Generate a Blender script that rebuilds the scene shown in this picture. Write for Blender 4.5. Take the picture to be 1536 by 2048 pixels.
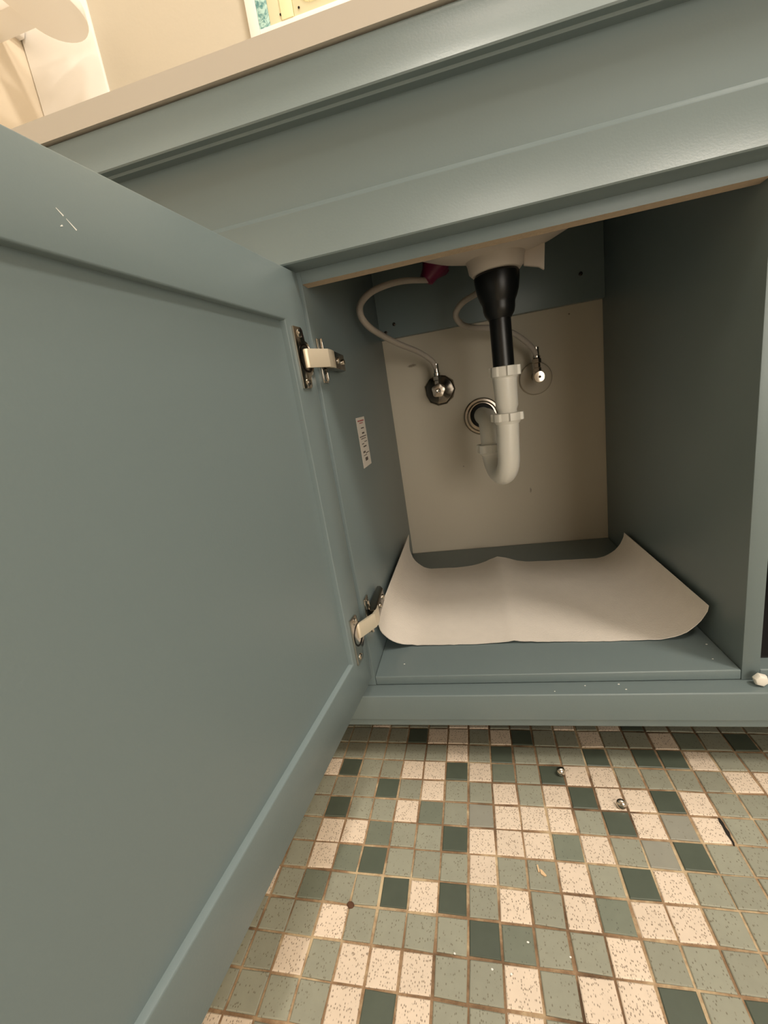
import bpy, bmesh, math, random
from mathutils import Vector, Matrix

for o in list(bpy.data.objects):
    bpy.data.objects.remove(o, do_unlink=True)
S = bpy.context.scene
COL = S.collection
R = random.Random(7)
FZ = -0.1153                      # floor level; z = 0 is the top of the cabinet's bottom board
YW = 0.4317                       # back wall
XL = -0.60                        # left side wall

# ------------------------------------------------------------------ camera
cam = bpy.data.cameras.new('camera')
cam.sensor_fit = 'HORIZONTAL'
cam.sensor_width = 36.0
cam.lens = 36.0 * 837.36 / 1536.0
cam.clip_start = 0.01
co = bpy.data.objects.new('camera', cam)
COL.objects.link(co)
cr = Vector((0.9719, 0.1782, -0.1538)); cu = Vector((0.1021, 0.2694, 0.9576)); cf = Vector((-0.2121, 0.9464, -0.2437))
co.matrix_world = Matrix(((cr.x, cu.x, -cf.x, 0.144), (cr.y, cu.y, -cf.y, -0.4401), (cr.z, cu.z, -cf.z, 0.3252), (0, 0, 0, 1)))
S.camera = co

# ------------------------------------------------------------------ world, lights, exposure
S.view_settings.view_transform = 'Standard'
S.view_settings.look = 'None'
S.view_settings.gamma = 1.0
S.view_settings.use_curve_mapping = False
S.view_settings.exposure = -0.08
w = bpy.data.worlds.new('world'); S.world = w
w.use_nodes = True
w.node_tree.nodes['Background'].inputs[0].default_value = (1.0, 0.86, 0.68, 1)
w.node_tree.nodes['Background'].inputs[1].default_value = 0.05

def area(name, loc, size, power, col, shape='DISK', rot=(0, 0, 0)):
    l = bpy.data.lights.new(name, 'AREA'); l.shape = shape; l.size = size; l.energy = power; l.color = col
    o = bpy.data.objects.new(name, l); COL.objects.link(o); o.location = loc; o.rotation_euler = rot
    return o
WARM = (1.0, 0.91, 0.79)
area('ceiling_lamp_light', (0.25, 0.02, 2.07), 0.18, 15, WARM)
area('room_fill_light', (0.40, -1.05, 2.07), 0.36, 9, WARM)  # added fill to brighten the front of the cabinet
area('side_fill_light', (1.20, -0.65, 2.07), 0.36, 26, WARM)  # added fill from the right, to brighten door and mat
FILL_GLOW = 5.0  # strength of the added fill pane

# ------------------------------------------------------------------ materials
def lin(c):
    c /= 255.0
    return c / 12.92 if c <= 0.04045 else ((c + 0.055) / 1.055) ** 2.4
def rgb(r, g, b):
    return (lin(r), lin(g), lin(b), 1)
def mat(name, col, rough=0.5, metal=0.0, spec=0.5, noise=0.0, nscale=30, bump=0.0, bscale=200, coat=0.0):
    m = bpy.data.materials.new(name); m.use_nodes = True
    nt = m.node_tree; b = nt.nodes['Principled BSDF']
    b.inputs['Base Color'].default_value = col
    b.inputs['Roughness'].default_value = rough
    b.inputs['Metallic'].default_value = metal
    b.inputs['Specular IOR Level'].default_value = spec
    if coat: b.inputs['Coat Weight'].default_value = coat
    tc = nt.nodes.new('ShaderNodeTexCoord')
    if noise:
        n = nt.nodes.new('ShaderNodeTexNoise'); n.inputs['Scale'].default_value = nscale; n.inputs['Detail'].default_value = 5
        nt.links.new(tc.outputs['Object'], n.inputs['Vector'])
        mx = nt.nodes.new('ShaderNodeMix'); mx.data_type = 'RGBA'
        mx.inputs['A'].default_value = tuple(c * (1 - noise) for c in col[:3]) + (1,)
        mx.inputs['B'].default_value = tuple(min(1, c * (1 + noise)) for c in col[:3]) + (1,)
        nt.links.new(n.outputs['Fac'], mx.inputs['Factor'])
        nt.links.new(mx.outputs['Result'], b.inputs['Base Color'])
    if bump:
        n2 = nt.nodes.new('ShaderNodeTexNoise'); n2.inputs['Scale'].default_value = bscale; n2.inputs['Detail'].default_value = 4
        nt.links.new(tc.outputs['Object'], n2.inputs['Vector'])
        bp = nt.nodes.new('ShaderNodeBump'); bp.inputs['Strength'].default_value = bump; bp.inputs['Distance'].default_value = 0.002
        nt.links.new(n2.outputs['Fac'], bp.inputs['Height'])
        nt.links.new(bp.outputs['Normal'], b.inputs['Normal'])
    return m

M = {}
M['paint'] = mat('teal_grey_satin_paint', rgb(115, 129, 131), 0.36, noise=0.03, nscale=6, bump=0.04, bscale=500)
M['mdf'] = mat('raw_fibreboard', rgb(186, 166, 142), 0.9, noise=0.18, nscale=220, bump=0.3, bscale=500)
M['counter'] = mat('white_counter', rgb(204, 196, 184), 0.3, noise=0.02, nscale=8)
M['ceramic'] = mat('sink_ceramic', rgb(214, 202, 190), 0.45, noise=0.04, nscale=12, bump=0.1, bscale=60)
M['black'] = mat('black_plastic', rgb(17, 17, 18), 0.33)
M['pvc'] = mat('white_plastic', rgb(244, 240, 230), 0.35, bump=0.05, bscale=90)
M['nickel'] = mat('brushed_nickel', rgb(240, 228, 206), 0.45, 0.55)
M['chrome'] = mat('nickel_plate', rgb(205, 198, 188), 0.14, 1.0, noise=0.05, nscale=40)
M['chrome_dull'] = mat('tarnished_chrome', rgb(170, 160, 148), 0.25, 1.0, noise=0.25, nscale=90)
M['chrome_dark'] = mat('smoky_chrome', rgb(120, 112, 102), 0.18, 1.0, noise=0.2, nscale=60)
M['flange'] = mat('painted_flange', rgb(186, 175, 156), 0.5)
M['steel_dark'] = mat('dark_steel', rgb(60, 55, 50), 0.3, 1.0)
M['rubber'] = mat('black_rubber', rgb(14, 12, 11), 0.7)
M['hose'] = mat('braided_hose', rgb(188, 178, 166), 0.5, 0.15, noise=0.2, nscale=900, bump=0.6, bscale=1400)
M['pink'] = mat('dark_magenta_plastic', rgb(112, 26, 64), 0.45)
M['paper'] = mat('white_felt_paper', rgb(232, 224, 214), 0.95, spec=0.1, noise=0.04, nscale=60, bump=0.35, bscale=420)
M['sticker'] = mat('sticker_paper', rgb(236, 230, 222), 0.6)
M['ink'] = mat('sticker_ink', rgb(70, 62, 58), 0.7)
M['redink'] = mat('sticker_red_ink', rgb(170, 80, 80), 0.7)
M['wall'] = mat('cream_wall_paint', rgb(228, 214, 192), 0.7, noise=0.02, nscale=5, bump=0.08, bscale=150)
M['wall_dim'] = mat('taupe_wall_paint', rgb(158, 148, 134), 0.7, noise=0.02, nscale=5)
M['white'] = mat('white_gloss_paint', rgb(250, 246, 240), 0.4)
M['bead'] = mat('ceiling_white', rgb(238, 230, 215), 0.8)
M['chip'] = mat('pale_wood', rgb(222, 190, 150), 0.8)
M['brown'] = mat('brown_grime', rgb(88, 58, 40), 0.8)
M['grime'] = mat('black_grime', rgb(30, 26, 22), 0.9)
M['fleck'] = mat('white_fleck', rgb(240, 240, 236), 0.7)
M['yellow'] = mat('pale_yellow_reflection', rgb(252, 244, 200), 0.35)  # yellow of the mirror reflection, painted on solid parts
M['cream'] = mat('pale_cream_reflection', rgb(232, 226, 192), 0.35)  # cream of the mirror reflection, painted on solid parts

def wall_mat():          # cream plaster with a few scuffs of its own
    m = mat('cream_plaster', rgb(200, 191, 173), 0.75, noise=0.05, nscale=7, bump=0.1, bscale=130)
    nt = m.node_tree; b = nt.nodes['Principled BSDF']
    src = b.inputs['Base Color'].links[0].from_socket
    tc = nt.nodes.new('ShaderNodeTexCoord')
    prev = src
    for (x, z, rx, rz, a) in ((0.052, 0.392, .011, .0035, .7), (0.258, 0.115, .002, .007, .6), (0.345, 0.432, .002, .002, .9), (0.205, 0.14, .003, .002, .5), (0.13, 0.18, .002, .002, .5)):
        mp = nt.nodes.new('ShaderNodeMapping')
        mp.inputs['Location'].default_value = (-x / rx, 0, -z / rz)
        mp.inputs['Scale'].default_value = (1 / rx, 0, 1 / rz)
        nt.links.new(tc.outputs['Object'], mp.inputs['Vector'])
        ns = nt.nodes.new('ShaderNodeTexNoise'); ns.inputs['Scale'].default_value = 260
        nt.links.new(tc.outputs['Object'], ns.inputs['Vector'])
        ln = nt.nodes.new('ShaderNodeVectorMath'); ln.operation = 'LENGTH'
        nt.links.new(mp.outputs['Vector'], ln.inputs[0])
        ad = nt.nodes.new('ShaderNodeMath'); ad.operation = 'ADD'
        nt.links.new(ln.outputs['Value'], ad.inputs[0]); nt.links.new(ns.outputs['Fac'], ad.inputs[1])
        mr = nt.nodes.new('ShaderNodeMapRange')
        mr.inputs['From Min'].default_value = 0.9; mr.inputs['From Max'].default_value = 1.5
        mr.inputs['To Min'].default_value = a; mr.inputs['To Max'].default_value = 0
        nt.links.new(ad.outputs[0], mr.inputs['Value'])
        mx = nt.nodes.new('ShaderNodeMix'); mx.data_type = 'RGBA'
        nt.links.new(mr.outputs['Result'], mx.inputs['Factor'])
        nt.links.new(prev, mx.inputs['A']); mx.inputs['B'].default_value = rgb(105, 90, 74)
        prev = mx.outputs['Result']
    nt.links.new(prev, b.inputs['Base Color'])
    return m
M['plaster'] = wall_mat()

def tile_mat(name, col, spk=None, amount=0.0, var=0.08, rough=0.55):
    m = bpy.data.materials.new(name); m.use_nodes = True
    nt = m.node_tree; b = nt.nodes['Principled BSDF']; L = nt.links.new
    b.inputs['Roughness'].default_value = rough
    tc = nt.nodes.new('ShaderNodeTexCoord'); oi = nt.nodes.new('ShaderNodeObjectInfo')
    ml = nt.nodes.new('ShaderNodeMath'); ml.operation = 'MULTIPLY'; ml.inputs[1].default_value = 37.0
    L(oi.outputs['Random'], ml.inputs[0])
    ad = nt.nodes.new('ShaderNodeVectorMath'); ad.operation = 'ADD'
    L(tc.outputs['Object'], ad.inputs[0]); L(ml.outputs[0], ad.inputs[1])
    n = nt.nodes.new('ShaderNodeTexNoise'); n.inputs['Scale'].default_value = 90; n.inputs['Detail'].default_value = 5
    L(ad.outputs[0], n.inputs['Vector'])
    c1 = nt.nodes.new('ShaderNodeMix'); c1.data_type = 'RGBA'
    c1.inputs['A'].default_value = tuple(c * (1 - var * 1.5) for c in col[:3]) + (1,)
    c1.inputs['B'].default_value = tuple(min(1, c * (1 + var * 1.5)) for c in col[:3]) + (1,)
    L(n.outputs['Fac'], c1.inputs['Factor'])
    hs = nt.nodes.new('ShaderNodeHueSaturation')
    mr = nt.nodes.new('ShaderNodeMapRange'); mr.inputs['To Min'].default_value = 1 - var; mr.inputs['To Max'].default_value = 1 + var
    L(oi.outputs['Random'], mr.inputs['Value']); L(mr.outputs['Result'], hs.inputs['Value'])
    L(c1.outputs['Result'], hs.inputs['Color'])
    out = hs.outputs['Color']
    if spk:
        mp = nt.nodes.new('ShaderNodeMapping'); mp.inputs['Scale'].default_value = (900, 520, 500)
        L(ad.outputs[0], mp.inputs['Vector'])
        v = nt.nodes.new('ShaderNodeTexVoronoi'); v.inputs['Scale'].default_value = 1.0
        L(mp.outputs['Vector'], v.inputs['Vector'])
        v2 = nt.nodes.new('ShaderNodeSeparateColor'); L(v.outputs['Color'], v2.inputs['Color'])
        gt = nt.nodes.new('ShaderNodeMath'); gt.operation = 'LESS_THAN'; gt.inputs[1].default_value = amount
        L(v2.outputs['Red'], gt.inputs[0])
        lt = nt.nodes.new('ShaderNodeMapRange'); lt.inputs['From Min'].default_value = 0.2; lt.inputs['From Max'].default_value = 0.5
        lt.inputs['To Min'].default_value = 1; lt.inputs['To Max'].default_value = 0
        L(v.outputs['Distance'], lt.inputs['Value'])
        mm = nt.nodes.new('ShaderNodeMath'); mm.operation = 'MULTIPLY'
        L(gt.outputs[0], mm.inputs[0]); L(lt.outputs['Result'], mm.inputs[1])
        mx = nt.nodes.new('ShaderNodeMix'); mx.data_type = 'RGBA'
        L(mm.outputs[0], mx.inputs['Factor']); L(out, mx.inputs['A']); mx.inputs['B'].default_value = spk
        out = mx.outputs['Result']
    L(out, b.inputs['Base Color'])
    bp = nt.nodes.new('ShaderNodeBump'); bp.inputs['Strength'].default_value = 0.25; bp.inputs['Distance'].default_value = 0.0006
    L(n.outputs['Fac'], bp.inputs['Height']); L(bp.outputs['Normal'], b.inputs['Normal'])
    return m
TM = {'W': tile_mat('speckled_cream_tile', rgb(224, 207, 188), rgb(132, 115, 96), 0.40, 0.05),
      'M': tile_mat('grey_green_tile', rgb(147, 148, 133), rgb(106, 100, 84), 0.18, 0.07),
      'S': tile_mat('slate_green_tile', rgb(116, 122, 108), rgb(90, 94, 84), 0.10, 0.08),
      'L': tile_mat('smooth_grey_tile', rgb(144, 143, 132), rgb(120, 116, 104), 0.06, 0.06),
      'D': tile_mat('dark_green_tile', rgb(80, 88, 77), None, 0.0, 0.08, 0.4)}
def grout_mat():
    m = mat('tan_grout', rgb(176, 148, 116), 0.95, noise=0.0)
    nt = m.node_tree; b = nt.nodes['Principled BSDF']; L = nt.links.new
    tc = nt.nodes.new('ShaderNodeTexCoord')
    n = nt.nodes.new('ShaderNodeTexNoise'); n.inputs['Scale'].default_value = 14; n.inputs['Detail'].default_value = 8; n.inputs['Roughness'].default_value = 0.7
    L(tc.outputs['Object'], n.inputs['Vector'])
    cr_ = nt.nodes.new('ShaderNodeValToRGB')
    e = cr_.color_ramp.elements
    e[0].position = 0.36; e[0].color = rgb(88, 68, 50)
    e[1].position = 0.64; e[1].color = rgb(204, 184, 150)
    x = e.new(0.5); x.color = rgb(150, 122, 94)
    L(n.outputs['Fac'], cr_.inputs['Fac']); L(cr_.outputs['Color'], b.inputs['Base Color'])
    return m
M['grout'] = grout_mat()
def mirror_teal():  # teal part of the mirror reflection, painted as marbling
    m = mat('teal_mirror_image', rgb(150, 205, 205), 0.4)
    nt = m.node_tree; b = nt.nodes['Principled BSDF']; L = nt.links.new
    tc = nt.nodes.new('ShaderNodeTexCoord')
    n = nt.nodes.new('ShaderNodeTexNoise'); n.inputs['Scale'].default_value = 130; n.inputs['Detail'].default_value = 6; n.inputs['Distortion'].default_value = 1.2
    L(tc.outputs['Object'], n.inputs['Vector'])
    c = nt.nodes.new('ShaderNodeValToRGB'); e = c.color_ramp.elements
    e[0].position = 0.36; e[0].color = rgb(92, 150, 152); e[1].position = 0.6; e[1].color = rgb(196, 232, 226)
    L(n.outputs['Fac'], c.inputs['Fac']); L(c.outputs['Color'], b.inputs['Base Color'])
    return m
M['teal'] = mirror_teal()
def glow(name, col, s):
    m = mat(name, col, 0.5)
    b = m.node_tree.nodes['Principled BSDF']
    b.inputs['Emission Color'].default_value = col; b.inputs['Emission Strength'].default_value = s
    return m
M['fill_glow'] = glow('fill_pane_glow', (1.0, 0.95, 0.86, 1), FILL_GLOW)
M['glow'] = glow('lamp_diffuser', (1.0, 0.88, 0.72, 1), 4.0)

# ------------------------------------------------------------------ mesh helpers (all in world coordinates)
class B:
    def __init__(s): s.bm = bmesh.new()
    def box(s, x0, x1, y0, y1, z0, z1, mtx=None):
        v = [s.bm.verts.new((x, y, z)) for z in (z0, z1) for y in (y0, y1) for x in (x0, x1)]
        for f in ((0, 2, 3, 1), (4, 5, 7, 6), (0, 1, 5, 4), (2, 6, 7, 3), (0, 4, 6, 2), (1, 3, 7, 5)):
            s.bm.faces.new([v[i] for i in f])
        if mtx is not None:
            for q in v: q.co = mtx @ q.co
        return s
    def prism(s, poly, a0, a1, axis=0, mtx=None):
        """poly: 2-D points, extruded along axis (0: poly=(y,z); 1: poly=(x,z); 2: poly=(x,y))."""
        def P(p, a):
            return ((a, p[0], p[1]), (p[0], a, p[1]), (p[0], p[1], a))[axis]
        lo = [s.bm.verts.new(P(p, a0)) for p in poly]; hi = [s.bm.verts.new(P(p, a1)) for p in poly]
        n = len(poly)
        s.bm.faces.new(lo[::-1]); s.bm.faces.new(hi)
        for i in range(n):
            s.bm.faces.new((lo[i], lo[(i + 1) % n], hi[(i + 1) % n], hi[i]))
        if mtx is not None:
            for q in lo + hi: q.co = mtx @ q.co
        return s
    def lathe(s, prof, c, axis=(0, 0, 1), seg=32, rx=None, caps=True):
        """prof: (radius, height) pairs along axis from c; rx(angle) scales the radius."""
        ax = Vector(axis).normalized(); u = ax.orthogonal().normalized(); vv = ax.cross(u); c = Vector(c)
        rings = []
        for k, (r, h) in enumerate(prof):
            rings.append([s.bm.verts.new(c + ax * h + (u * math.cos(2 * math.pi * i / seg) + vv * math.sin(2 * math.pi * i / seg)) * (r * (rx(2 * math.pi * i / seg, k) if rx else 1))) for i in range(seg)])
        for a, b in zip(rings, rings[1:]):
            for i in range(seg):
                s.bm.faces.new((a[i], a[(i + 1) % seg], b[(i + 1) % seg], b[i]))
        if caps:
            s.bm.faces.new(rings[0][::-1]); s.bm.faces.new(rings[-1])
        return s
    def tube(s, pts, r, seg=16, sub=8, smooth=True):
        P = [Vector(p) for p in pts]
        if smooth and len(P) > 2:
            Q = []
            for i in range(len(P) - 1):
                p0 = P[max(i - 1, 0)]; p1 = P[i]; p2 = P[i + 1]; p3 = P[min(i + 2, len(P) - 1)]
                for k in range(sub):
                    t = k / sub
                    Q.append(0.5 * ((2 * p1) + (p2 - p0) * t + (2 * p0 - 5 * p1 + 4 * p2 - p3) * t * t + (3 * p1 - p0 - 3 * p2 + p3) * t ** 3))
            Q.append(P[-1]); P = Q
        u = None; rings = []
        for i, p in enumerate(P):
            d = (P[min(i + 1, len(P) - 1)] - P[max(i - 1, 0)]).normalized()
            u = d.orthogonal().normalized() if u is None else (u - d * u.dot(d)).normalized()
            v = d.cross(u)
            rr = r(i / (len(P) - 1)) if callable(r) else r
            rings.append([s.bm.verts.new(p + (u * math.cos(2 * math.pi * k / seg) + v * math.sin(2 * math.pi * k / seg)) * rr) for k in range(seg)])
        for a, b in zip(rings, rings[1:]):
            for k in range(seg):
                s.bm.faces.new((a[k], a[(k + 1) % seg], b[(k + 1) % seg], b[k]))
        s.bm.faces.new(rings[0][::-1]); s.bm.faces.new(rings[-1])
        return s
    def mesh(s, name, m, loc=(0, 0, 0), bevel=0.0, seg=2, smooth=True, ang=35):
        bm = s.bm
        bmesh.ops.recalc_face_normals(bm, faces=bm.faces)
        if bevel:
            es = [e for e in bm.edges if len(e.link_faces) == 2 and e.calc_face_angle() > math.radians(30)]
            bmesh.ops.bevel(bm, geom=es, offset=bevel, segments=seg, profile=0.5, affect='EDGES', clamp_overlap=True)
        bmesh.ops.translate(bm, vec=-Vector(loc), verts=bm.verts)
        for f in bm.faces: f.smooth = smooth
        me = bpy.data.meshes.new(name)
        bm.to_mesh(me); bm.free()
        for mm in (m if isinstance(m, (list, tuple)) else [m]): me.materials.append(mm)
        if smooth:
            me.set_sharp_from_angle(angle=math.radians(ang))
        return me

def wloc(o):
    v = Vector(o.location)
    while o.parent: o = o.parent; v = v + o.location
    return v
def link(name, me, parent=None, loc=(0, 0, 0), label=None):
    o = bpy.data.objects.new(name, me); COL.objects.link(o)
    if parent: o.parent = parent; o.location = Vector(loc) - wloc(parent)
    else: o.location = loc
    if label: o['label'] = label
    return o
def part(name, b, m, parent, bevel=0.0, label=None, **k):
    return link(name, b.mesh(name, M[m] if isinstance(m, str) else m, wloc(parent), bevel, **k), parent, wloc(parent), label)
def tag(o, label, cat, group=None):
    o['label'] = label; o['category'] = cat
    if group: o['group'] = group
    return o
def thing(name, loc, label, cat, group=None):
    o = bpy.data.objects.new(name, None); COL.objects.link(o); o.location = loc; o.empty_display_size = 0.02
    return tag(o, label, cat, group)
def single(name, b, m, loc, label, cat, group=None, bevel=0.0, **k):
    o = link(name, b.mesh(name, M[m] if isinstance(m, str) else m, loc, bevel, **k), None, loc)
    return tag(o, label, cat, group)
def struct(name, b, m, bevel=0.0, **k):
    o = link(name, b.mesh(name, M[m], (0, 0, 0), bevel, **k)); o['kind'] = 'structure'
    return o

# ------------------------------------------------------------------ the room
RX, RY, RZ = 1.75, -1.75, 2.12
struct('wall_back', B().box(XL - 0.1, RX + 0.1, YW, YW + 0.1, FZ - 0.06, RZ + 0.05), 'plaster', smooth=False)
struct('wall_left', B().box(XL - 0.1, XL, RY, YW, FZ - 0.06, RZ + 0.05), 'wall', smooth=False)
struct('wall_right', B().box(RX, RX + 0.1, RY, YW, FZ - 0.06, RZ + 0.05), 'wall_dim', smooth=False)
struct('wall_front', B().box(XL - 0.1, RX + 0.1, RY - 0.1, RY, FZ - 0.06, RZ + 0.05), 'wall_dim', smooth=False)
struct('ceiling', B().box(XL, RX, RY, YW, RZ, RZ + 0.05), 'bead', smooth=False)
# white casing on the back wall, mouldings along the left wall (upper left of the photograph)
struct('trim_1', B().box(-0.598, -0.446, YW - 0.006, YW + 0.001, 0.62, RZ - 0.001), 'white', bevel=0.002)
struct('trim_2', B().prism([(XL - 0.001, 1.088), (XL + 0.012, 1.088), (XL + 0.016, 1.096), (XL + 0.016, 1.104), (XL - 0.001, 1.104)], RY + 0.01, YW - 0.008, 1), 'white', bevel=0.0015)
struct('trim_3', B().prism([(XL - 0.001, 1.132), (XL + 0.010, 1.132), (XL + 0.010, 1.142), (XL - 0.001, 1.142)], RY + 0.01, YW - 0.008, 1), 'white', bevel=0.0015)

# added fill light shaped like a frosted window, unseen behind the camera
wn = B(); x0, x1, z0, z1 = 0.62, 1.52, 0.05, 0.95
for a in ((x0 - .05, x0, z0 - .05, z1 + .05), (x1, x1 + .05, z0 - .05, z1 + .05), (x0, x1, z0 - .05, z0), (x0, x1, z1, z1 + .05), (1.055, 1.085, z0, z1)):
    wn.box(a[0], a[1], RY - 0.001, RY + 0.03, a[2], a[3])
fill_win = struct('fill_window', wn, 'white')
part('fill_pane', B().box(x0, x1, RY + 0.008, RY + 0.012, z0, z1), 'fill_glow', fill_win, smooth=False)

floor = struct('floor', B().box(XL - 0.02, RX + 0.02, RY - 0.02, YW + 0.02, FZ - 0.05, FZ - 0.0012), 'grout', smooth=False)
# mosaic tiles: read from the photograph row by row, column -2 first
ROWS = {0: 'MMMMDWWMWDMMWMMWSMDM', 1: 'MMMMMMWMDMMMDMDDWMMM', 2: 'WDMMWWDWSMDWWMMMMWWM', 3: 'MMMDMWMMWMWDWWDWMMMM',
        4: 'MDMMWSMLWWWMDWLWMMMW', 5: 'MWWSMMDWWWSWMLDMMMWM', 6: 'MWSDMMMWMMWMDWMMMDMM', 7: 'MSMMDWDMWMWSWWMMMWMM',
        8: 'MMWMMMMDSMMWMMMMSMMM', 9: 'MWMWWWMMWMWWDMDMMWMM', 10: 'MMMWDWMMWMMWMMWMMDMM', 11: 'WMMMWMMDMMWMMMMWMMMM', -1: 'MMWMMMWWMLMWMWDMMMMM'}
PT, TX, TY, TH = 0.027278, -0.031943, 0.043950, -0.013235
HT = PT / 2 - 0.0011
def tile_mesh(seed):
    rr = random.Random(seed); bm = bmesh.new()
    c = [(-1, -1), (1, -1), (1, 1), (-1, 1)]
    jit = [(rr.uniform(-.0004, .0004), rr.uniform(-.0004, .0004)) for _ in c]
    lo = [bm.verts.new((x * HT + j[0], y * HT + j[1], -0.004)) for (x, y), j in zip(c, jit)]
    mi = [bm.verts.new((x * HT + j[0], y * HT + j[1], -0.0006)) for (x, y), j in zip(c, jit)]
    hi = [bm.verts.new((x * (HT - .0008) + j[0], y * (HT - .0008) + j[1], 0.0)) for (x, y), j in zip(c, jit)]
    bm.faces.new(hi)
    for a, b in ((lo, mi), (mi, hi)):
        for i in range(4): bm.faces.new((a[i], a[(i + 1) % 4], b[(i + 1) % 4], b[i]))
    me = bpy.data.meshes.new('tile'); bm.to_mesh(me); bm.free()
    return me
TMESH = {}
for k, m in TM.items():
    TMESH[k] = []
    for i in range(3):
        me = tile_mesh(i * 7 + ord(k)); me.materials.append(m); TMESH[k].append(me)
def tpos(c, r):
    a = (c + .5) * PT; b = -(r + .5) * PT
    return TX + a * math.cos(TH) - b * math.sin(TH), TY + a * math.sin(TH) + b * math.cos(TH)
single_tiles = set(); n = 0
for r in range(-1, 12):
    for c in range(-2 if r < 11 else -3, 18):
        if r >= 7 and c > 14 or r >= 9 and c > 13 or (r == 11 and c > 6): continue
        row = ROWS[r]; k = row[c + 2] if c >= -2 else 'W'
        x, y = tpos(c, r)
        o = bpy.data.objects.new('tile', R.choice(TMESH[k])); COL.objects.link(o)
        o.parent = floor
        o.location = (x + R.uniform(-.00035, .00035), y + R.uniform(-.00035, .00035), FZ + R.uniform(-.0003, .0003))
        o.rotation_euler = (R.uniform(-.01, .01), R.uniform(-.01, .01), TH + R.uniform(-.012, .012))
        single_tiles.add((c, r)); n += 1
# the rest of the mosaic floor, beyond the frame, joined
verts, faces, mi = [], [], []
keys = list(TM)
for r in range(-14, 66):
    for c in range(-22, 66):
        if (c, r) in single_tiles: continue
        x, y = tpos(c, r)
        if not (XL + .015 < x < RX - .015 and RY + .015 < y < YW - .015): continue
        k = R.choices(keys, (26, 55, 6, 4, 12))[0]; b0 = len(verts); rot = TH + R.uniform(-.01, .01); cs, sn = math.cos(rot), math.sin(rot)
        for h, z in ((HT, -.003), (HT, -.0006), (HT - .0008, 0)):
            for sx, sy in ((-1, -1), (1, -1), (1, 1), (-1, 1)):
                verts.append((x + (sx * cs - sy * sn) * h, y + (sx * sn + sy * cs) * h, FZ + z))
        faces.append((b0 + 8, b0 + 9, b0 + 10, b0 + 11)); mi.append(keys.index(k))
        for a in (0, 4):
            for i in range(4):
                faces.append((b0 + a + i, b0 + a + (i + 1) % 4, b0 + a + 4 + (i + 1) % 4, b0 + a + 4 + i)); mi.append(keys.index(k))
me = bpy.data.meshes.new('tile_field'); me.from_pydata(verts, [], faces)
for k in keys: me.materials.append(TM[k])
me.polygons.foreach_set('material_index', mi)
o = link('tile_field', me, floor); o['kind'] = 'stuff'

# ------------------------------------------------------------------ vanity cabinet
XA, XB = -0.58, 0.84             # outer ends
ZT = 0.6172                      # carcass top (just under the countertop)
van = thing('vanity_cabinet', (0.13, 0.2, FZ), 'long grey teal bathroom vanity cabinet with its door standing open on the tiled floor', 'cabinet')
for x0 in (XA, -0.0165, 0.4, XB - 0.0165):
    part('side_panel', B().box(x0, x0 + 0.0165, 0.0, YW - 0.003, -0.0118, ZT), 'paint', van, 0.0007)
for a, b in ((XA + .0166, -0.0166), (0.0001, 0.3999), (0.4166, XB - .0166)):
    part('floor_board', B().box(a, b, 0.0003, YW - 0.003, -0.0118, 0.0), 'paint', van, 0.0013, seg=3)
    part('back_rail', B().box(a, b, YW - 0.019, YW - 0.003, 0.446, ZT), 'paint', van, 0.0005)
    st = B().box(a, b, 0.0, 0.0155, 0.4527, ZT)
    bm = st.bm
    o = part('front_stretcher', st, [M['paint'], M['mdf']], van, smooth=False)
    for p in o.data.polygons:                                         # the raw board edge faces down
        if p.normal.z < -0.9: p.material_index = 1
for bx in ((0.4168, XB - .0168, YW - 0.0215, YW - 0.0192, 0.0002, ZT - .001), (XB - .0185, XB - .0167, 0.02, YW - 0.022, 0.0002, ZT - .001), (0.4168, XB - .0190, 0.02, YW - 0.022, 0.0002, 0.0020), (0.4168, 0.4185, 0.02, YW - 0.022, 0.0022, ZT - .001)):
    part('shade_panel', B().box(*bx), 'rubber', van, smooth=False)  # black panels stand in for the shade inside the right compartment
# apron under the doors: flat ledge, face, small bevel at its foot
part('apron', B().prism([(0.012, -0.0122), (-0.0195, -0.0122), (-0.0205, -0.0132), (-0.0205, -0.0455), (-0.0190, -0.0470), (-0.0190, -0.0545), (-0.0165, -0.0570), (0.012, -0.0570)], XA, XB, 0), 'paint', van, 0.0004)
for x in (XA + 0.03, XB - 0.03):
    for y in (0.02, YW - 0.05):
        part('leg', B().lathe([(0.016, 0), (0.018, 0.03), (0.022, 0.10)], (x, y, FZ), seg=20), 'paint', van)
# false drawer front: cove moulded rails around a sunk flat panel
def cove(z0, z1, n=14):          # concave face, leaning out towards its lower lip
    return [(-0.0165 - 0.0085 * (k / n) ** 1.8, z1 + (z0 - z1) * k / n) for k in range(n + 1)]
prof = [(-0.0003, 0.6176), (-0.0152, 0.6176), (-0.0163, 0.6166)]
top = cove(0.5790, 0.6158)
prof += top + [(-0.0243, 0.5776), (-0.0175, 0.5775), (-0.0160, 0.5758), (-0.0125, 0.5765), (-0.0060, 0.5765)]
prof += [(-0.0060, 0.5158), (-0.0072, 0.5150), (-0.0158, 0.5088)]
prof += cove(0.4660, 0.5078, 16) + [(-0.0242, 0.4648), (-0.0225, 0.4642), (-0.0003, 0.4642)]
fd = part('false_drawer_front', B().prism(prof, XA, XB, 0), 'paint', van, smooth=True, ang=24, label='false drawer front with cove moulded rails above and below a sunk panel')
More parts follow.
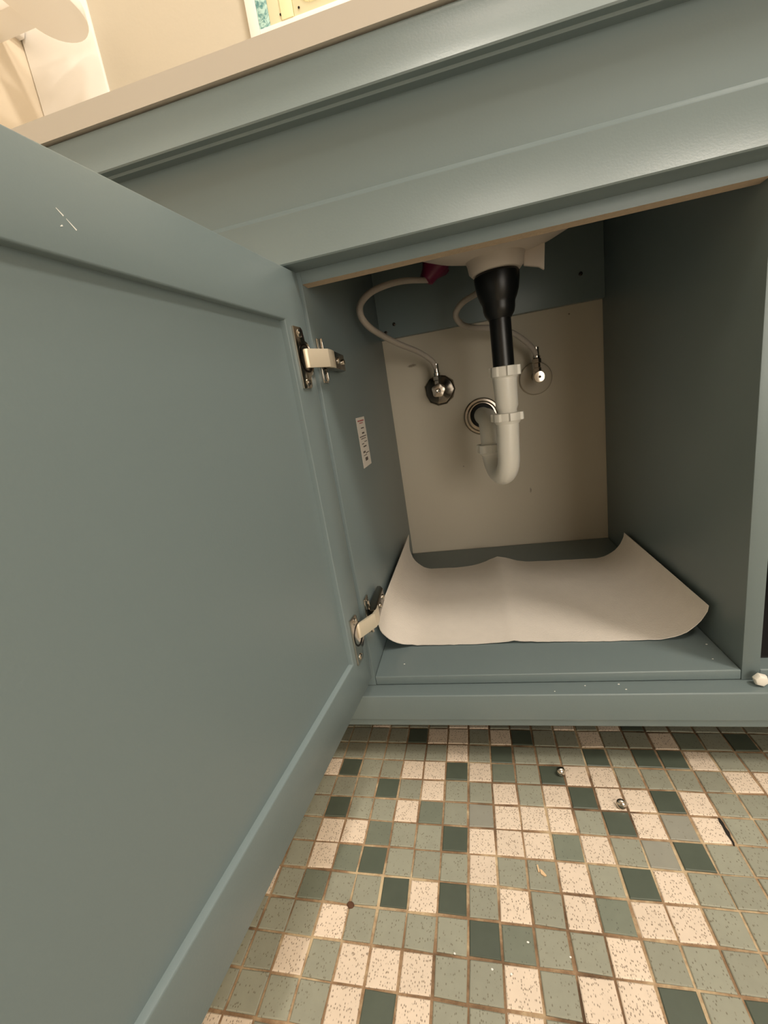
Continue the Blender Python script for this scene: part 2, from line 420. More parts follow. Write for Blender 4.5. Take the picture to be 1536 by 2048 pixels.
# closed left door behind the open one, with a shaker frame
ld = part('door', B().box(XA + 0.003, -0.024, -0.016, -0.006, 0.05, 0.42), 'paint', van, label='closed door on the left, behind the open one')
fr = B()
fr.box(XA + 0.002, -0.024, -0.0198, -0.001, 0.0068, 0.054); fr.box(XA + 0.002, -0.024, -0.0198, -0.001, 0.413, 0.4606)
fr.box(XA + 0.002, XA + 0.044, -0.0198, -0.001, 0.054, 0.413); fr.box(-0.066, -0.024, -0.0198, -0.001, 0.054, 0.413)
part('door_frame', fr, 'paint', ld)

# open door: local axes s (away from hinge), z, n (out of its inner face, towards the opening)
DA = 0.11531
DT = Vector((-math.sin(DA), -math.cos(DA), 0)); DN = Vector((math.cos(DA), -math.sin(DA), 0)); DH = Vector((-0.0001, -0.0110, 0))
DM = Matrix(((DT.x, 0, DN.x, DH.x), (DT.y, 0, DN.y, DH.y), (0, 1, 0, 0), (0, 0, 0, 1)))   # (s, z, n) -> world
Z0, Z1, SW = 0.0068, 0.4606, 0.418
RI0, RI1, ST = 0.0545, 0.4135, 0.0410
def dbox(b, s0, s1, z0, z1, n0, n1): return b.box(s0, s1, z0, z1, n0, n1, mtx=DM)
door = part('door', dbox(B(), ST - .004, SW - ST + .004, RI0 - .004, RI1 + .004, -0.0145, -0.0060), 'paint', van, label='open door swung out to the left, seen from its inner side')
fb = B()                          # mitre-free frame: two stiles, two rails as one painted frame
oc = [(0, Z0), (SW, Z0), (SW, Z1), (0, Z1)]; ic = [(ST, RI0), (SW - ST, RI0), (SW - ST, RI1), (ST, RI1)]
vo = {}
for nm, lst in (('o', oc), ('i', ic)):
    for d in (-0.020, 0.0):
        vo[nm, d] = [fb.bm.verts.new(DM @ Vector((p[0], p[1], d))) for p in lst]
for i in range(4):
    j = (i + 1) % 4
    fb.bm.faces.new((vo['o', 0.0][i], vo['o', 0.0][j], vo['i', 0.0][j], vo['i', 0.0][i]))
    fb.bm.faces.new((vo['o', -0.02][i], vo['i', -0.02][i], vo['i', -0.02][j], vo['o', -0.02][j]))
    fb.bm.faces.new((vo['o', 0.0][i], vo['o', -0.02][i], vo['o', -0.02][j], vo['o', 0.0][j]))
    fb.bm.faces.new((vo['i', 0.0][i], vo['i', 0.0][j], vo['i', -0.02][j], vo['i', -0.02][i]))
part('door_frame', fb, 'paint', door, 0.0012)

sc_ = B()
for (a, b) in (((0.2358, 0.4312), (0.2320, 0.4275)), ((0.2395, 0.4345), (0.2368, 0.4320)), ((0.2400, 0.4268), (0.2388, 0.4275))):
    d = Vector((b[0] - a[0], b[1] - a[1])).normalized(); p = Vector((-d.y, d.x)) * .00035
    sc_.prism([(a[0] - p.x * .3, a[1] - p.y * .3), (b[0] - p.x, b[1] - p.y), (b[0] + p.x, b[1] + p.y), (a[0] + p.x * .3, a[1] + p.y * .3)], 0.00001, 0.00012, 2, mtx=DM)
part('scuff_mark', sc_, 'fleck', door, label='pale scuff on the door\'s upper rail')

# ------------------------------------------------------------------ hinges (parts of the cabinet)
def hinge(zc, zd, label, lift=0.0):
    """zc: height of the plate on the door, zd: height of the arm on the side panel."""
    hp = []
    h = 0.0283
    # cup plate lying on the door's stile, bulging towards the hinge edge
    poly = [(0.0330, -h), (0.0330, h), (0.0180, h), (0.0155, h - .002), (0.0140, h - .010)]
    for k in range(9):
        a = math.pi / 2 - math.pi * k / 8
        poly.append((0.0140 - 0.0105 * math.cos(a), 0.0165 * math.sin(a)))
    poly += [(0.0140, -h + .010), (0.0155, -h + .002), (0.0180, -h)]
    b = B().prism([(p[0], p[1] + zc) for p in poly], -0.0002, 0.0022, 2, mtx=DM)
    hg = part('hinge', b, 'chrome', van, 0.0005, label=label)
    # cup well with dark inside
    cup = B(); c = DM @ Vector((0.0185, zc + lift * .5, 0.0021))
    cup.lathe([(0.0128, -0.001), (0.0135, 0.0004), (0.0118, 0.0006), (0.0108, -0.0002)], c, DN, 24)
    part('cup', cup, 'steel_dark', hg)
    for dz in (0.0225, -0.0225):
        c = DM @ Vector((0.0235, zc + dz, 0.0021))
        sb = B().lathe([(0.0042, 0), (0.0040, 0.0009), (0.0030, 0.0015), (0.0012, 0.0013)], c, DN, 18)
        sb.box(c.x - .0001, c.x + .0016, c.y - .0026, c.y + .0026, c.z - .0005, c.z + .0005)
        part('screw', sb, 'chrome', hg)
    # link arm from the cup to the arm body, a folded strip
    p0 = DM @ Vector((0.0175, zc, 0.0015)); hw = 0.0088
    zk = zc + lift; zl = (zk + zd) / 2
    path = [(p0.x, p0.y, zk), (p0.x + .0015, p0.y + .0005, zk), (0.0125, -0.0050, zl), (0.0138, -0.0035, zl), (0.0142, 0.0080, zd), (0.0130, 0.0200, zd)]
    lb = B(); th = 0.0016; ring = []
    for i, p in enumerate(path):
        p = Vector(p); d = (Vector(path[min(i + 1, 5)]) - Vector(path[max(i - 1, 0)])); d.z = 0; d.normalize(); nn = Vector((d.y, -d.x, 0))
        ring.append([lb.bm.verts.new(p + nn * a + Vector((0, 0, c_))) for a, c_ in ((th, -hw), (th, hw), (-th, hw), (-th, -hw))])
    for a, b2 in zip(ring, ring[1:]):
        for k in range(4): lb.bm.faces.new((a[k], a[(k + 1) % 4], b2[(k + 1) % 4], b2[k]))
    lb.bm.faces.new(ring[0][::-1]); lb.bm.faces.new(ring[-1])
    part('link', lb, 'nickel', hg, 0.0004)
    # mounting plate with two wings on the side panel
    wb = B()
    wb.box(0.0001, 0.0022, 0.008, 0.024, zd - 0.0225, zd + 0.0225)
    wb.box(0.0022, 0.0075, 0.0075, 0.0092, zd + 0.0095, zd + 0.0215)
    wb.box(0.0022, 0.0075, 0.0075, 0.0092, zd - 0.0215, zd - 0.0095)
    part('mounting_plate', wb, 'chrome', hg, 0.0007)
    for dz in (0.0160, -0.0160):
        part('screw', B().lathe([(0.0040, 0), (0.0038, 0.0010), (0.0026, 0.0018), (0.0010, 0.0015)], (0.0021, 0.0165, zd + dz), (1, 0, 0), 18), 'chrome', hg)
    ab = B().prism([(0.0135, 0.007), (0.0145, 0.012), (0.0130, 0.040), (0.0115, 0.068), (0.0070, 0.076), (0.0022, 0.076), (0.0022, 0.007)], zd - 0.0092, zd + 0.0092, 2)
    part('arm', ab, 'chrome_dark', hg, 0.0010)
    for y, x in ((0.0360, 0.0132), (0.0600, 0.0120)):
        part('adjusting_screw', B().lathe([(0.0036, -0.002), (0.0036, 0.0014), (0.0024, 0.0022), (0.0010, 0.0018)], (x, y, zd), (1, 0.15, 0), 16), 'chrome', hg)
hinge(0.3805, 0.3805, 'upper nickel hinge near the top of the opening')
hinge(0.0755, 0.0800, 'lower nickel hinge near the cabinet floor', 0.0070)

# sticker on the left side panel
stk = part('sticker', B().box(0.0, 0.0003, 0.1210, 0.1700, 0.2455, 0.3145), 'sticker', van, label='small white printed sticker on the left inner side')
def bars(rows, name, m):
    b = B()
    for y0, y1, z, h in rows:
        y = y0
        while y < y1 - .001:
            wd = R.uniform(.0025, .0060); e = min(y + wd, y1)
            b.box(0.0003, 0.00042, y, e, z - h / 2, z + h / 2); y = e + R.uniform(.0006, .0012)
    part(name, b, m, stk, smooth=False)
bars([(.128, .164, .3098, .0020), (.136, .156, .3066, .0012)], 'red_print', 'redink')
bars([(.140, .158, .2995, .0015), (.142, .156, .2925, .0022), (.126, .166, .2880, .0013), (.132, .160, .2850, .0011), (.148, .164, .2800, .0011), (.132, .146, .2780, .0012),
      (.138, .156, .2738, .0018), (.132, .146, .2665, .0026), (.146, .166, .2640, .0012), (.132, .150, .2618, .0011), (.138, .153, .2560, .0048)], 'print', 'ink')
for x, z in ((0.012, 0.458), (0.03, 0.470), (0.362, 0.490)):
    part('rail_screw', B().lathe([(0.0032, 0), (0.0030, 0.001), (0.0014, 0.0016), (0.0008, 0.0012)], (x, YW - 0.0191, z), (0, -1, 0), 14), 'steel_dark', van)

# ------------------------------------------------------------------ countertop with an oval hole, sink under it
SCX, SCY, SRA, SRB = 0.206, 0.215, 0.176, 0.138
CT0, CT1, CY = 0.6192, 0.6386, -0.0190
ctb = bmesh.new(); N = 48
def rect_pt(a):
    x0, x1, y0, y1 = -0.597, XB + .01, CY, YW - 0.002
    dx, dy = math.cos(a), math.sin(a)
    t = min(((x1 - SCX) / dx if dx > 0 else (x0 - SCX) / dx) if abs(dx) > 1e-9 else 1e9, ((y1 - SCY) / dy if dy > 0 else (y0 - SCY) / dy) if abs(dy) > 1e-9 else 1e9)
    return SCX + dx * t, SCY + dy * t
angs = sorted([2 * math.pi * i / N + 0.01 for i in range(N)] + [math.atan2(y - SCY, x - SCX) % (2 * math.pi) for x in (-0.597, XB + .01) for y in (CY, YW - 0.002)])
lay = {}
for z in (CT0, CT1):
    lay['o', z] = [ctb.verts.new((*rect_pt(a), z)) for a in angs]
    lay['i', z] = [ctb.verts.new((SCX + SRA * math.cos(a), SCY + SRB * math.sin(a), z)) for a in angs]
for i in range(len(angs)):
    j = (i + 1) % len(angs)
    for z, fl in ((CT0, 1), (CT1, 0)):
        f = [lay['o', z][i], lay['o', z][j], lay['i', z][j], lay['i', z][i]]
        ctb.faces.new(f[::-1] if fl else f)
    ctb.faces.new((lay['o', CT0][i], lay['o', CT0][j], lay['o', CT1][j], lay['o', CT1][i]))
    ctb.faces.new((lay['i', CT0][i], lay['i', CT1][i], lay['i', CT1][j], lay['i', CT0][j]))
cb = B(); cb.bm.free(); cb.bm = ctb
bmesh.ops.recalc_face_normals(ctb, faces=ctb.faces)
single('countertop', cb, 'counter', (SCX, SCY, CT0), 'off-white stone countertop slab lying on the vanity, its front edge seen from below', 'countertop', bevel=0.0, ang=30)

sink = thing('sink', (SCX, SCY, 0.616), 'off-white sink basin hanging under the countertop above the black drain', 'sink')
bowl = B(); SZ = 0.1248
prof_o = [(math.cos(t), -math.sin(t)) for t in [math.pi / 2 * k / 10 for k in range(10)]]
def ell(b, s, ra, rb, dz, rev):
    rings = []
    for r, h in prof_o:
        rings.append([b.bm.verts.new((SCX + ra * r * math.cos(2 * math.pi * i / 48), SCY + rb * r * math.sin(2 * math.pi * i / 48), CT0 - 0.0006 + s * h + dz)) for i in range(48)])
    for a, c in zip(rings, rings[1:]):
        for i in range(48): b.bm.faces.new((a[i], a[(i + 1) % 48], c[(i + 1) % 48], c[i]))
    b.bm.faces.new(rings[-1])
    return rings[0]
ro = ell(bowl, SZ, SRA + .008, SRB + .008, 0, 0); ri = ell(bowl, SZ - .008, SRA, SRB, 0, 1)
for i in range(48): bowl.bm.faces.new((ro[i], ro[(i + 1) % 48], ri[(i + 1) % 48], ri[i]))
part('basin', bowl, 'ceramic', sink)
PX, PY = 0.2062, 0.230
part('drain_boss', B().lathe([(0.045, 0.0), (0.0405, -0.004), (0.0385, -0.010), (0.0370, -0.020), (0.0330, -0.0245), (0.0300, -0.0250)], (PX, PY, 0.5030), seg=40), 'ceramic', sink)
# moulded clip hanging beside the boss
fl = B().prism([(0.2445, 0.510), (0.2740, 0.515), (0.2705, 0.4705), (0.2640, 0.4755), (0.2480, 0.4800), (0.2440, 0.4810)], PY + 0.004, PY + 0.010, 1)
part('overflow_flange', fl, 'ceramic', sink, 0.0012, label='pale thin flange hanging right of the drain boss')

# ------------------------------------------------------------------ drain: black tailpiece, white trap, wall arm
dr = thing('drain_trap', (PX, PY, 0.17), 'black tailpiece and white plastic P-trap running from the sink to the back wall', 'pipe')
part('drain_cup', B().lathe([(0.0290, 0.0), (0.0310, -0.003), (0.0306, -0.010), (0.0285, -0.024), (0.0255, -0.033), (0.0235, -0.037), (0.0225, -0.040), (0.0222, -0.047), (0.0205, -0.053), (0.0160, -0.060)], (PX, PY, 0.4778), seg=40), 'black', dr)
part('tailpiece', B().lathe([(0.0152, 0), (0.0152, -0.080)], (PX, PY, 0.4240), seg=32), 'black', dr)
def lobes(a, k): return 1.0 + (0.17 if (math.cos(6 * a) > 0.25 and 1 <= k <= 3) else 0.0)
def nut(name, c, ax, r, h, sc=1):
    pr = [(r * .80, 0.0), (r * .88, -0.0006), (r * .89, -h * .45), (r * .89, -h * .92), (r * .84, -h), (r * .74, -h - .004)]
    return part(name, B().lathe(pr, c, ax, 72, lobes), 'pvc', dr, ang=25)
nut('slip_nut', (PX + .001, PY, 0.3535), (0.03, -0.02, 1), 0.0222, 0.0150)
part('extension_sleeve', B().lathe([(0.0158, 0.0), (0.0178, -0.006), (0.0172, -0.012), (0.0166, -0.030), (0.0164, -0.046), (0.0140, -0.052), (0.0140, -0.062)], (PX, PY, 0.3420), seg=36), 'pvc', dr)
QX, QY = 0.1815, 0.3030             # rear leg
nut('slip_nut', (PX - .0005, PY, 0.2865), (0.02, 0, 1), 0.0232, 0.0125)
zc = 0.2250; pts = [(PX - .001, PY, 0.2760), (PX - .0015, PY, 0.2600), (PX - .0025, PY, 0.2400)]
Rb = math.hypot(QX - PX, QY - PY) / 2
for k in range(0, 13):
    a = math.pi * k / 12; t = (1 - math.cos(a)) / 2
    pts.append((PX - .003 + (QX - PX + .003) * t, PY + (QY - PY) * t, zc - Rb * math.sin(a)))
part('trap_bend', B().tube(pts, lambda t: 0.0166, seg=32, sub=3), 'pvc', dr, ang=60)
nut('slip_nut', (QX, QY, 0.2350), (0, 0, 1), 0.0232, 0.0150)
ay = 0.0270
pts = [(QX, QY, 0.2280), (QX, QY, 0.2500)] + [(QX - .001 * k / 6, QY + ay * (1 - math.cos(math.pi / 2 * k / 6)), 0.2500 + ay * math.sin(math.pi / 2 * k / 6)) for k in range(1, 7)] + [(0.1770, 0.38, 0.2772), (0.1768, YW - 0.001, 0.2772)]
part('trap_arm', B().tube(pts, 0.0160, seg=28, sub=3), 'pvc', dr, ang=60)
part('wall_gasket', B().lathe([(0.0235, 0.0), (0.0235, 0.010), (0.0215, 0.014), (0.0165, 0.015)], (0.1768, YW - .0002, 0.2772), (0, -1, 0), 36), 'rubber', dr)
part('escutcheon', B().lathe([(0.0360, 0.0), (0.0358, 0.0025), (0.0335, 0.0048), (0.0300, 0.0052), (0.0270, 0.0085), (0.0238, 0.0090)], (0.1768, YW - .0002, 0.2750), (0, -1, 0), 44), 'chrome_dull', dr, label='tarnished metal escutcheon ring')

# ------------------------------------------------------------------ shut-off valves
v1 = thing('shutoff_valve', (0.1005, YW, 0.3375), 'chrome shut-off valve low on the back wall, left of the drain', 'valve', 'shut-off valves under the sink')
def cx_(a, k): return 1.0 + 0.03 * math.sin(5 * a + k) + (0.02 * math.sin(3 * a))
part('escutcheon', B().lathe([(0.0300, 0.0), (0.0300, 0.0030), (0.0285, 0.0070), (0.0265, 0.0085), (0.0225, 0.0095), (0.0120, 0.0140)], (0.1005, YW - .0002, 0.3375), (0, -1, 0), 11, cx_), 'chrome_dark', v1, ang=15)
part('valve_body', B().lathe([(0.0080, 0), (0.0080, 0.034), (0.0100, 0.036), (0.0100, 0.046), (0.0070, 0.048)], (0.1005, YW - .010, 0.3390), (0, -1, 0), 24).lathe([(0.0065, 0), (0.0065, 0.012), (0.0078, 0.013), (0.0078, 0.020), (0.0048, 0.022)], (0.1005, YW - .046, 0.3420), (0, 0.05, 1), 6), 'chrome_dull', v1)
part('handle', B().lathe([(0.0050, 0.0), (0.0100, 0.001), (0.0112, 0.003), (0.0104, 0.007), (0.0062, 0.008)], (0.1005, YW - .057, 0.3360), (0, -1, 0), 48, lambda a, k: 1 + 0.16 * math.cos(2.5 * a) ** 2), 'chrome_dull', v1, label='lobed handle seen end on')
part('handle_screw', B().lathe([(0.0042, 0.0), (0.0042, 0.0014), (0.0026, 0.0022), (0.0010, 0.0018)], (0.1005, YW - .066, 0.3360), (0, -1, 0), 18), 'chrome', v1)
v2 = thing('shutoff_valve', (0.2800, YW, 0.3300), 'shut-off valve with round bright knob on the back wall, right of the drain', 'valve', 'shut-off valves under the sink')
part('escutcheon', B().lathe([(0.0300, 0.0), (0.0298, 0.0035), (0.0282, 0.0060), (0.0240, 0.0070), (0.0150, 0.0072), (0.0090, 0.0075)], (0.2805, YW - .0002, 0.3300), (0, -1, 0), 40), 'flange', v2, label='wall coloured escutcheon disc')
part('valve_body', B().lathe([(0.0072, 0), (0.0072, 0.030), (0.0092, 0.031), (0.0092, 0.044), (0.0060, 0.046)], (0.2790, YW - .004, 0.3330), (0, -1, 0), 24).lathe([(0.0070, 0), (0.0070, 0.014), (0.0060, 0.015), (0.0060, 0.022), (0.0078, 0.023), (0.0078, 0.030), (0.0050, 0.032)], (0.2780, YW - .042, 0.3330), (0.0, 0.05, 1), 6), 'chrome_dull', v2)
part('knob', B().lathe([(0.0090, 0.0), (0.0104, 0.001), (0.0104, 0.010), (0.0094, 0.012), (0.0080, 0.0122)], (0.2790, YW - .048, 0.3315), (0, -1, 0), 32), 'chrome', v2)
part('handle_screw', B().lathe([(0.0022, 0.0), (0.0022, 0.0008), (0.0010, 0.0012)], (0.2790, YW - .0602, 0.3315), (0, -1, 0), 14), 'steel_dark', v2)

# ------------------------------------------------------------------ supply hoses
h1 = thing('supply_hose', (0.1005, 0.384, 0.365), 'braided supply hose looping left from the pink nut down to the left valve', 'hose', 'supply hoses under the sink')
part('hose', B().tube([(0.1056, 0.345, 0.5160), (0.0655, 0.290, 0.5092), (0.0320, 0.240, 0.4930), (0.0148, 0.210, 0.4735), (0.0125, 0.200, 0.4550), (0.0190, 0.220, 0.4400), (0.0330, 0.265, 0.4290), (0.0500, 0.305, 0.4190), (0.0745, 0.350, 0.4070), (0.0930, 0.380, 0.3920), (0.0995, 0.3845, 0.3790), (0.1005, 0.3852, 0.3720)], 0.0048, 14, 8), 'hose', h1, ang=60)
part('ferrule', B().lathe([(0.0052, 0.012), (0.0052, -0.0030), (0.0068, -0.0040), (0.0068, -0.009), (0.0050, -0.0095)], (0.1005, 0.3855, 0.3720), (0, 0, 1), 14), 'chrome', h1)
pk = B().lathe([(0.0080, 0.0), (0.0120, 0.002), (0.0150, 0.014), (0.0215, 0.028), (0.0225, 0.036), (0.0100, 0.042)], (0.1025, 0.345, 0.5145), (0.55, 0.12, 0.70), 28, lambda a, k: 1 + (0.16 if math.cos(4 * a) > 0.3 and k in (3, 4) else 0))
part('coupling_nut', pk, 'pink', h1, label='dark magenta plastic coupling nut')
part('faucet_shank', B().tube([(0.1160, 0.348, 0.5320), (0.1260, 0.360, 0.5480), (0.1300, 0.369, 0.5700), (0.1300, 0.3700, 0.6160)], 0.0070, 12, 6), 'chrome_dull', h1)
h2 = thing('supply_hose', (0.2785, 0.387, 0.366), 'braided supply hose curling behind the black tailpiece to the right valve', 'hose', 'supply hoses under the sink')
part('hose', B().tube([(0.2400, 0.3720, 0.6160), (0.2390, 0.3700, 0.5600), (0.2300, 0.335, 0.5150), (0.2010, 0.305, 0.4880), (0.1830, 0.305, 0.4730), (0.1585, 0.315, 0.4650), (0.1455, 0.325, 0.4510), (0.1540, 0.335, 0.4360), (0.1750, 0.345, 0.4280), (0.1960, 0.352, 0.4250), (0.2230, 0.364, 0.4185), (0.2440, 0.374, 0.4080), (0.2620, 0.382, 0.3930), (0.2740, 0.3875, 0.3790), (0.2780, 0.3900, 0.3680)], 0.0048, 14, 8), 'hose', h2, ang=60)
part('ferrule', B().lathe([(0.0054, 0.014), (0.0054, 0.0), (0.0070, -0.001), (0.0070, -0.004), (0.0052, -0.0045)], (0.2780, 0.3905, 0.3690), (0, 0, 1), 14), 'chrome', h2)

# ------------------------------------------------------------------ absorbent mat curling up both sides
mb = bmesh.new(); NU, NV = 64, 30
def prof_x(u):
    """u in 0..1 along the width -> (x, z) before the depth tweaks"""
    L0, RR0, RR1 = 0.018, 0.045, 0.052
    segs = []
    a_l = RR0 * math.pi / 2; flat = 0.394 - 0.006 - RR0 - RR1; a_r = RR1 * math.radians(84)
    tot = L0 + a_l + flat + a_r; s = u * tot
    if s < L0: return 0.006, RR0 + L0 - s
    s -= L0
    if s < a_l:
        a = s / RR0; return 0.006 + RR0 * (1 - math.cos(a)), RR0 * (1 - math.sin(a))
    s -= a_l
    if s < flat: return 0.006 + RR0 + s, 0.0
    s -= flat
    a = s / RR1; return 0.006 + RR0 + flat + RR1 * math.sin(a), RR1 * (1 - math.cos(a))
def lerp(tab, x):
    for (a, b), (c, d) in zip(tab, tab[1:]):
        if x <= c:
            t = (x - a) / (c - a); return b + (d - b) * t
    return tab[-1][1]
rr = random.Random(3)
grid = []
for i in range(NU + 1):
    u = i / NU; x, z = prof_x(u)
    yf = lerp([(0, .030), (.10, .050), (.17, .064), (.5, .0625), (.85, .058), (1, .052)], u)
    yb = lerp([(0, .368), (.05, .352), (.10, .338), (.17, .329), (.30, .326), (.42, .330), (.50, .336), (.58, .330), (.75, .322), (.88, .319), (1, .3165)], u)
    row = []
    for j in range(NV + 1):
        v = j / NV; y = yf + (yb - yf) * v
        ridge = math.exp(-((x - 0.176) / 0.028) ** 2)
        zz = z + 0.0012 + ridge * (0.0015 + 0.0095 * v ** 2.0) + 0.0008 * math.sin(7 * v + 9 * u) ** 2 * (0.05 < u < .95)
        crease = 0.0016 * math.exp(-((x - 0.176) / 0.004) ** 2)
        e = (rr.uniform(-.0006, .0006) if j in (0, NV) else 0)
        row.append(mb.verts.new((x, y + e, zz + crease)))
    grid.append(row)
for i in range(NU):
    for j in range(NV):
        mb.faces.new((grid[i][j], grid[i + 1][j], grid[i + 1][j + 1], grid[i][j + 1]))
bmesh.ops.recalc_face_normals(mb, faces=mb.faces)
sm = bmesh.ops.solidify(mb, geom=mb.faces[:], thickness=0.0009)
bb = B(); bb.bm.free(); bb.bm = mb
single('absorbent_mat', bb, 'paper', (0.18, 0.19, 0.0), 'white felt paper mat lying on the cabinet floor with curled up ends', 'mat', ang=60)

# ------------------------------------------------------------------ small loose things
hx = B().lathe([(0.0062, 0.0), (0.0068, 0.0006), (0.0068, 0.0040), (0.0056, 0.0062), (0.0030, 0.0066)], (0.4125, -0.0062, -0.0055), (-0.12, -1, 0.1), 6)
single('bumper_cap', hx, 'pvc', (0.4152, -0.008, -0.012), 'white six-sided plastic cap at the foot of the right divider on the ledge', 'cap', bevel=0.0006)
def screw(c, label, tilt):
    s = thing('screw', (c[0], c[1], FZ), label, 'screw', 'loose screws on the floor')
    ax = Vector(tilt).normalized(); p = Vector((c[0], c[1], FZ + .0040))
    part('head', B().lathe([(0.0022, -0.0004), (0.0050, 0.0), (0.0051, 0.0010), (0.0044, 0.0026), (0.0030, 0.0036), (0.0012, 0.0040)], p, ax, 24), 'chrome', s)
    part('shank', B().lathe([(0.0018, 0.0), (0.0018, -0.0020), (0.0022, -0.0025), (0.0017, -0.0030), (0.0021, -0.0045), (0.0016, -0.0050), (0.0004, -0.0085)], p, ax, 12), 'steel_dark', s)
screw((0.2095, -0.0262), 'loose screw in the shadow by the cabinet, on a dark green tile', (0.25, -0.93, 0.28))
screw((0.2610, -0.0640), 'shiny loose screw on a speckled cream tile in the light', (-0.15, -0.92, 0.34))
def flake(name, c, rx, ry, h, m, label, cat, group=None, seed=1, n=9):
    r_ = random.Random(seed); poly = [(c[0] + rx * math.cos(2 * math.pi * k / n) * r_.uniform(.7, 1.1), c[1] + ry * math.sin(2 * math.pi * k / n) * r_.uniform(.7, 1.1)) for k in range(n)]
    return single(name, B().prism(poly, c[2], c[2] + h, 2), m, (c[0], c[1], c[2]), label, cat, group, bevel=min(rx, ry, h) * .3, seg=1)
flake('grime_spot', (-0.0060, -0.1755, FZ - .0012), .0042, .0032, .0026, 'brown', 'brown lump of grime in the grout near the open door', 'debris', seed=4)
single('wood_chip', B().prism([(0.1662, -.1292), (0.1675, -.1285), (0.1682, -.1345), (0.1668, -.1350)], FZ + .0004, FZ + .0016, 2).prism([(0.1684, -.1322), (0.1705, -.1330), (0.1738, -.1375), (0.1722, -.1382), (0.1690, -.1365)], FZ + .0004, FZ + .0014, 2), 'chip', (0.170, -.1335, FZ + .0004), 'small pale wood chip lying on a grey green tile', 'debris')
single('grime_streak', B().prism([(0.3456, -0.0720), (0.3472, -0.0722), (0.3478, -0.0770), (0.3474, -0.0812), (0.3482, -0.0860), (0.3470, -0.0905), (0.3468, -0.0965), (0.3456, -0.0990), (0.3452, -0.0930), (0.3446, -0.0870), (0.3452, -0.0800), (0.3448, -0.0755)], FZ - .0012, FZ + .0007, 2), 'grime', (0.3464, -0.0850, FZ), 'black sooty streak in the grout at the right of the floor', 'debris')
CAB_FLECKS = ('beside the lower hinge on the cabinet floor', 'at the back of the ledge, right of its middle', 'at the front of the ledge, right of its middle', 'on the ledge, second from the left', 'leftmost on the ledge', 'on the cabinet floor near its right front corner', 'on the cabinet floor by the right divider, nearest the mat\'s raised end')
for k, (x, y, z, s) in enumerate(((0.0345, 0.0250, 0.0001, .0011), (0.2795, -0.0045, -0.0121, .0013), (0.2840, -0.0130, -0.0121, .0011), (0.2440, -0.0060, -0.0121, .0010), (0.2100, -0.0150, -0.0121, .0009), (0.3830, 0.0200, 0.0001, .0011), (0.3905, 0.0480, 0.0001, .0012))):
    flake('paint_fleck', (x, y, z), s, s * .7, .0005, 'fleck', 'tiny white fleck ' + CAB_FLECKS[k], 'debris', 'white flecks in the cabinet', seed=20 + k, n=6)
FLOOR_FLECKS = ('on the grey green tile just below a dark green one', 'on the corner of a speckled cream tile', 'on the slate green tile right of the dark one', 'leftmost of those on the mosaic floor', 'rightmost of those on the mosaic floor')
for k, (x, y) in enumerate(((0.120, -0.2090), (0.1345, -0.2105), (0.150, -0.1890), (0.0905, -0.2020), (0.181, -0.1955))):
    flake('floor_fleck', (x, y, FZ + .0002), .0012, .0009, .0006, 'fleck', 'tiny white fleck ' + FLOOR_FLECKS[k], 'debris', 'white flecks on the floor', seed=40 + k, n=6)

# ------------------------------------------------------------------ above the counter: mirror with its reflection built as coloured parts, rounded shelf
mc = thing('wall_mirror', (0.12, YW, 0.955), 'white framed wall mirror above the countertop, its reflection built as teal, cream and yellow parts', 'cabinet')
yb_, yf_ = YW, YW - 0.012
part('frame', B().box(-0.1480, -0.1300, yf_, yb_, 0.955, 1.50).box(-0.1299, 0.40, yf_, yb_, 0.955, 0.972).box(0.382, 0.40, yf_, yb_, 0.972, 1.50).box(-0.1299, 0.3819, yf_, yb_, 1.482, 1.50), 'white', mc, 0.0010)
part('teal_reflection', B().box(-0.1298, -0.1100, yf_ + .002, yb_, 0.9722, 1.4818), 'teal', mc, 0.0006, label='teal marbled strip of the mirror reflection')
part('cream_reflection', B().box(-0.1098, -0.0880, yf_ + .002, yb_, 0.9722, 1.4818), 'cream', mc, 0.0006)
part('stile', B().box(-0.0878, -0.0665, yf_ - .001, yb_, 0.9722, 1.4818), 'yellow', mc, 0.0012)  # yellow upright of the reflection, built solid
dd = part('door', B().box(-0.0660, 0.3815, yf_ + .002, yb_, 0.9722, 1.4818), 'cream', mc, 0.0006)  # reflected panel door, built solid
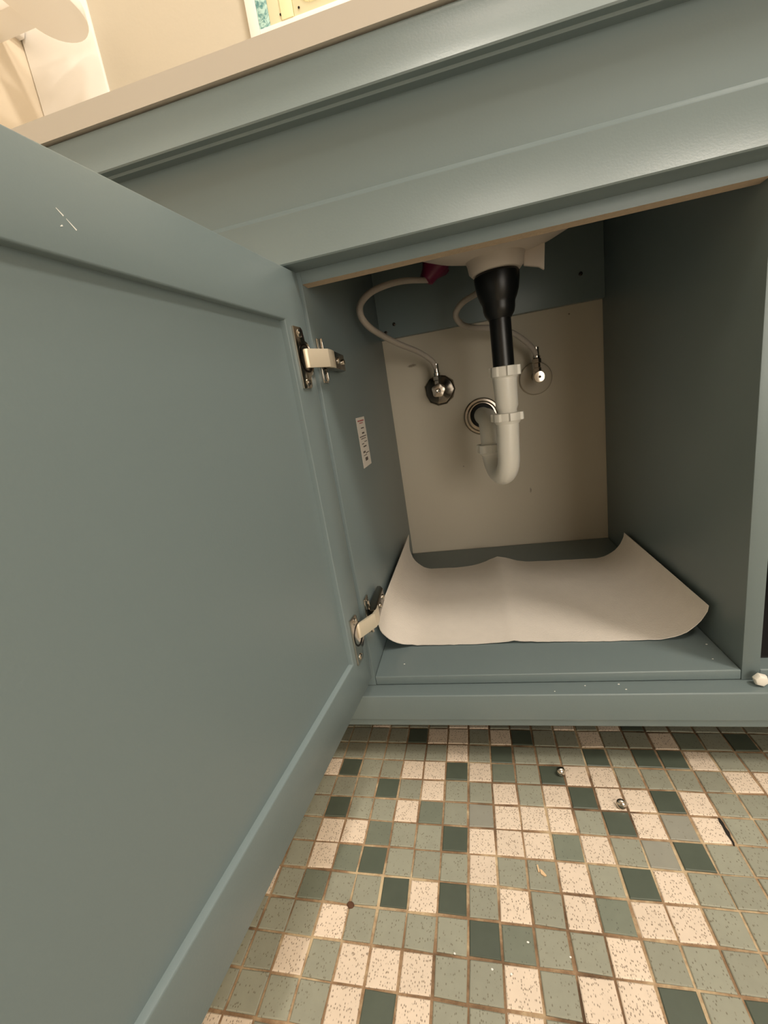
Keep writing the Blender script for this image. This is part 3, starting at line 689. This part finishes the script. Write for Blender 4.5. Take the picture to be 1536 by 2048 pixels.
rp = [(-0.050, 0.996), (-0.044, 0.989), (-0.036, 0.986), (0.36, 0.986), (0.36, 1.47), (-0.050, 1.47)]
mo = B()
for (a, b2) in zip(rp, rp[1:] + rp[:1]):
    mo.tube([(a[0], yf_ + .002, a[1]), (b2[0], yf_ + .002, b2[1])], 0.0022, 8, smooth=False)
part('reflected_moulding', mo, 'yellow', dd)
for x in (-0.0890, -0.0560):
    part('screw', B().lathe([(0.0018, 0), (0.0016, 0.0008), (0.0008, 0.0010)], (x, yf_ + .001, 0.9815), (0, -1, 0), 10), 'steel_dark', mc)

sx0, sx1, ye, zs = -0.5000, -0.4080, 0.3990, 1.0300
cxs = (sx0 + sx1) / 2; rr_ = (sx1 - sx0) / 2
poly = [(sx0, -0.45), (sx1, -0.45)] + [(cxs + rr_ * math.cos(a), ye - rr_ * 1.25 + rr_ * 1.25 * math.sin(a)) for a in [math.pi * k / 16 for k in range(17)]]
sh = thing('wall_shelf', (cxs, 0.1, zs), 'white shelf with rounded end high on the left above the counter', 'shelf')
part('board', B().prism(poly, zs, zs + 0.022, 2), 'white', sh, 0.003)
for y in (0.330, -0.34):
    part('bracket', B().box(XL + .001, sx0 + .02, y, y + .045, zs + .0225, zs + 0.05), 'white', sh, 0.002)

# ------------------------------------------------------------------ ceiling lamp over the vanity and two added fill lamps, all unseen
for nm, (x, y), r_, lab in (('ceiling_lamp', (0.25, 0.02), .11, 'round ceiling lamp over the vanity'), ('ceiling_lamp', (0.40, -1.05), .19, 'added larger round fill lamp on the ceiling in the middle of the room'), ('ceiling_lamp', (1.20, -0.65), .19, 'added larger round fill lamp on the ceiling to the right of the vanity')):
    lp = thing(nm, (x, y, RZ), lab, 'lamp')
    part('base', B().lathe([(r_, 0), (r_, -0.018), (r_ - .006, -0.022), (r_ - .012, -0.022)], (x, y, RZ), seg=40), 'white', lp)
    part('diffuser', B().lathe([(r_ - .012, -0.0222), (r_ - .014, -0.034), (r_ * .6, -0.040), (0.01, -0.042)], (x, y, RZ), seg=40), 'glow', lp)
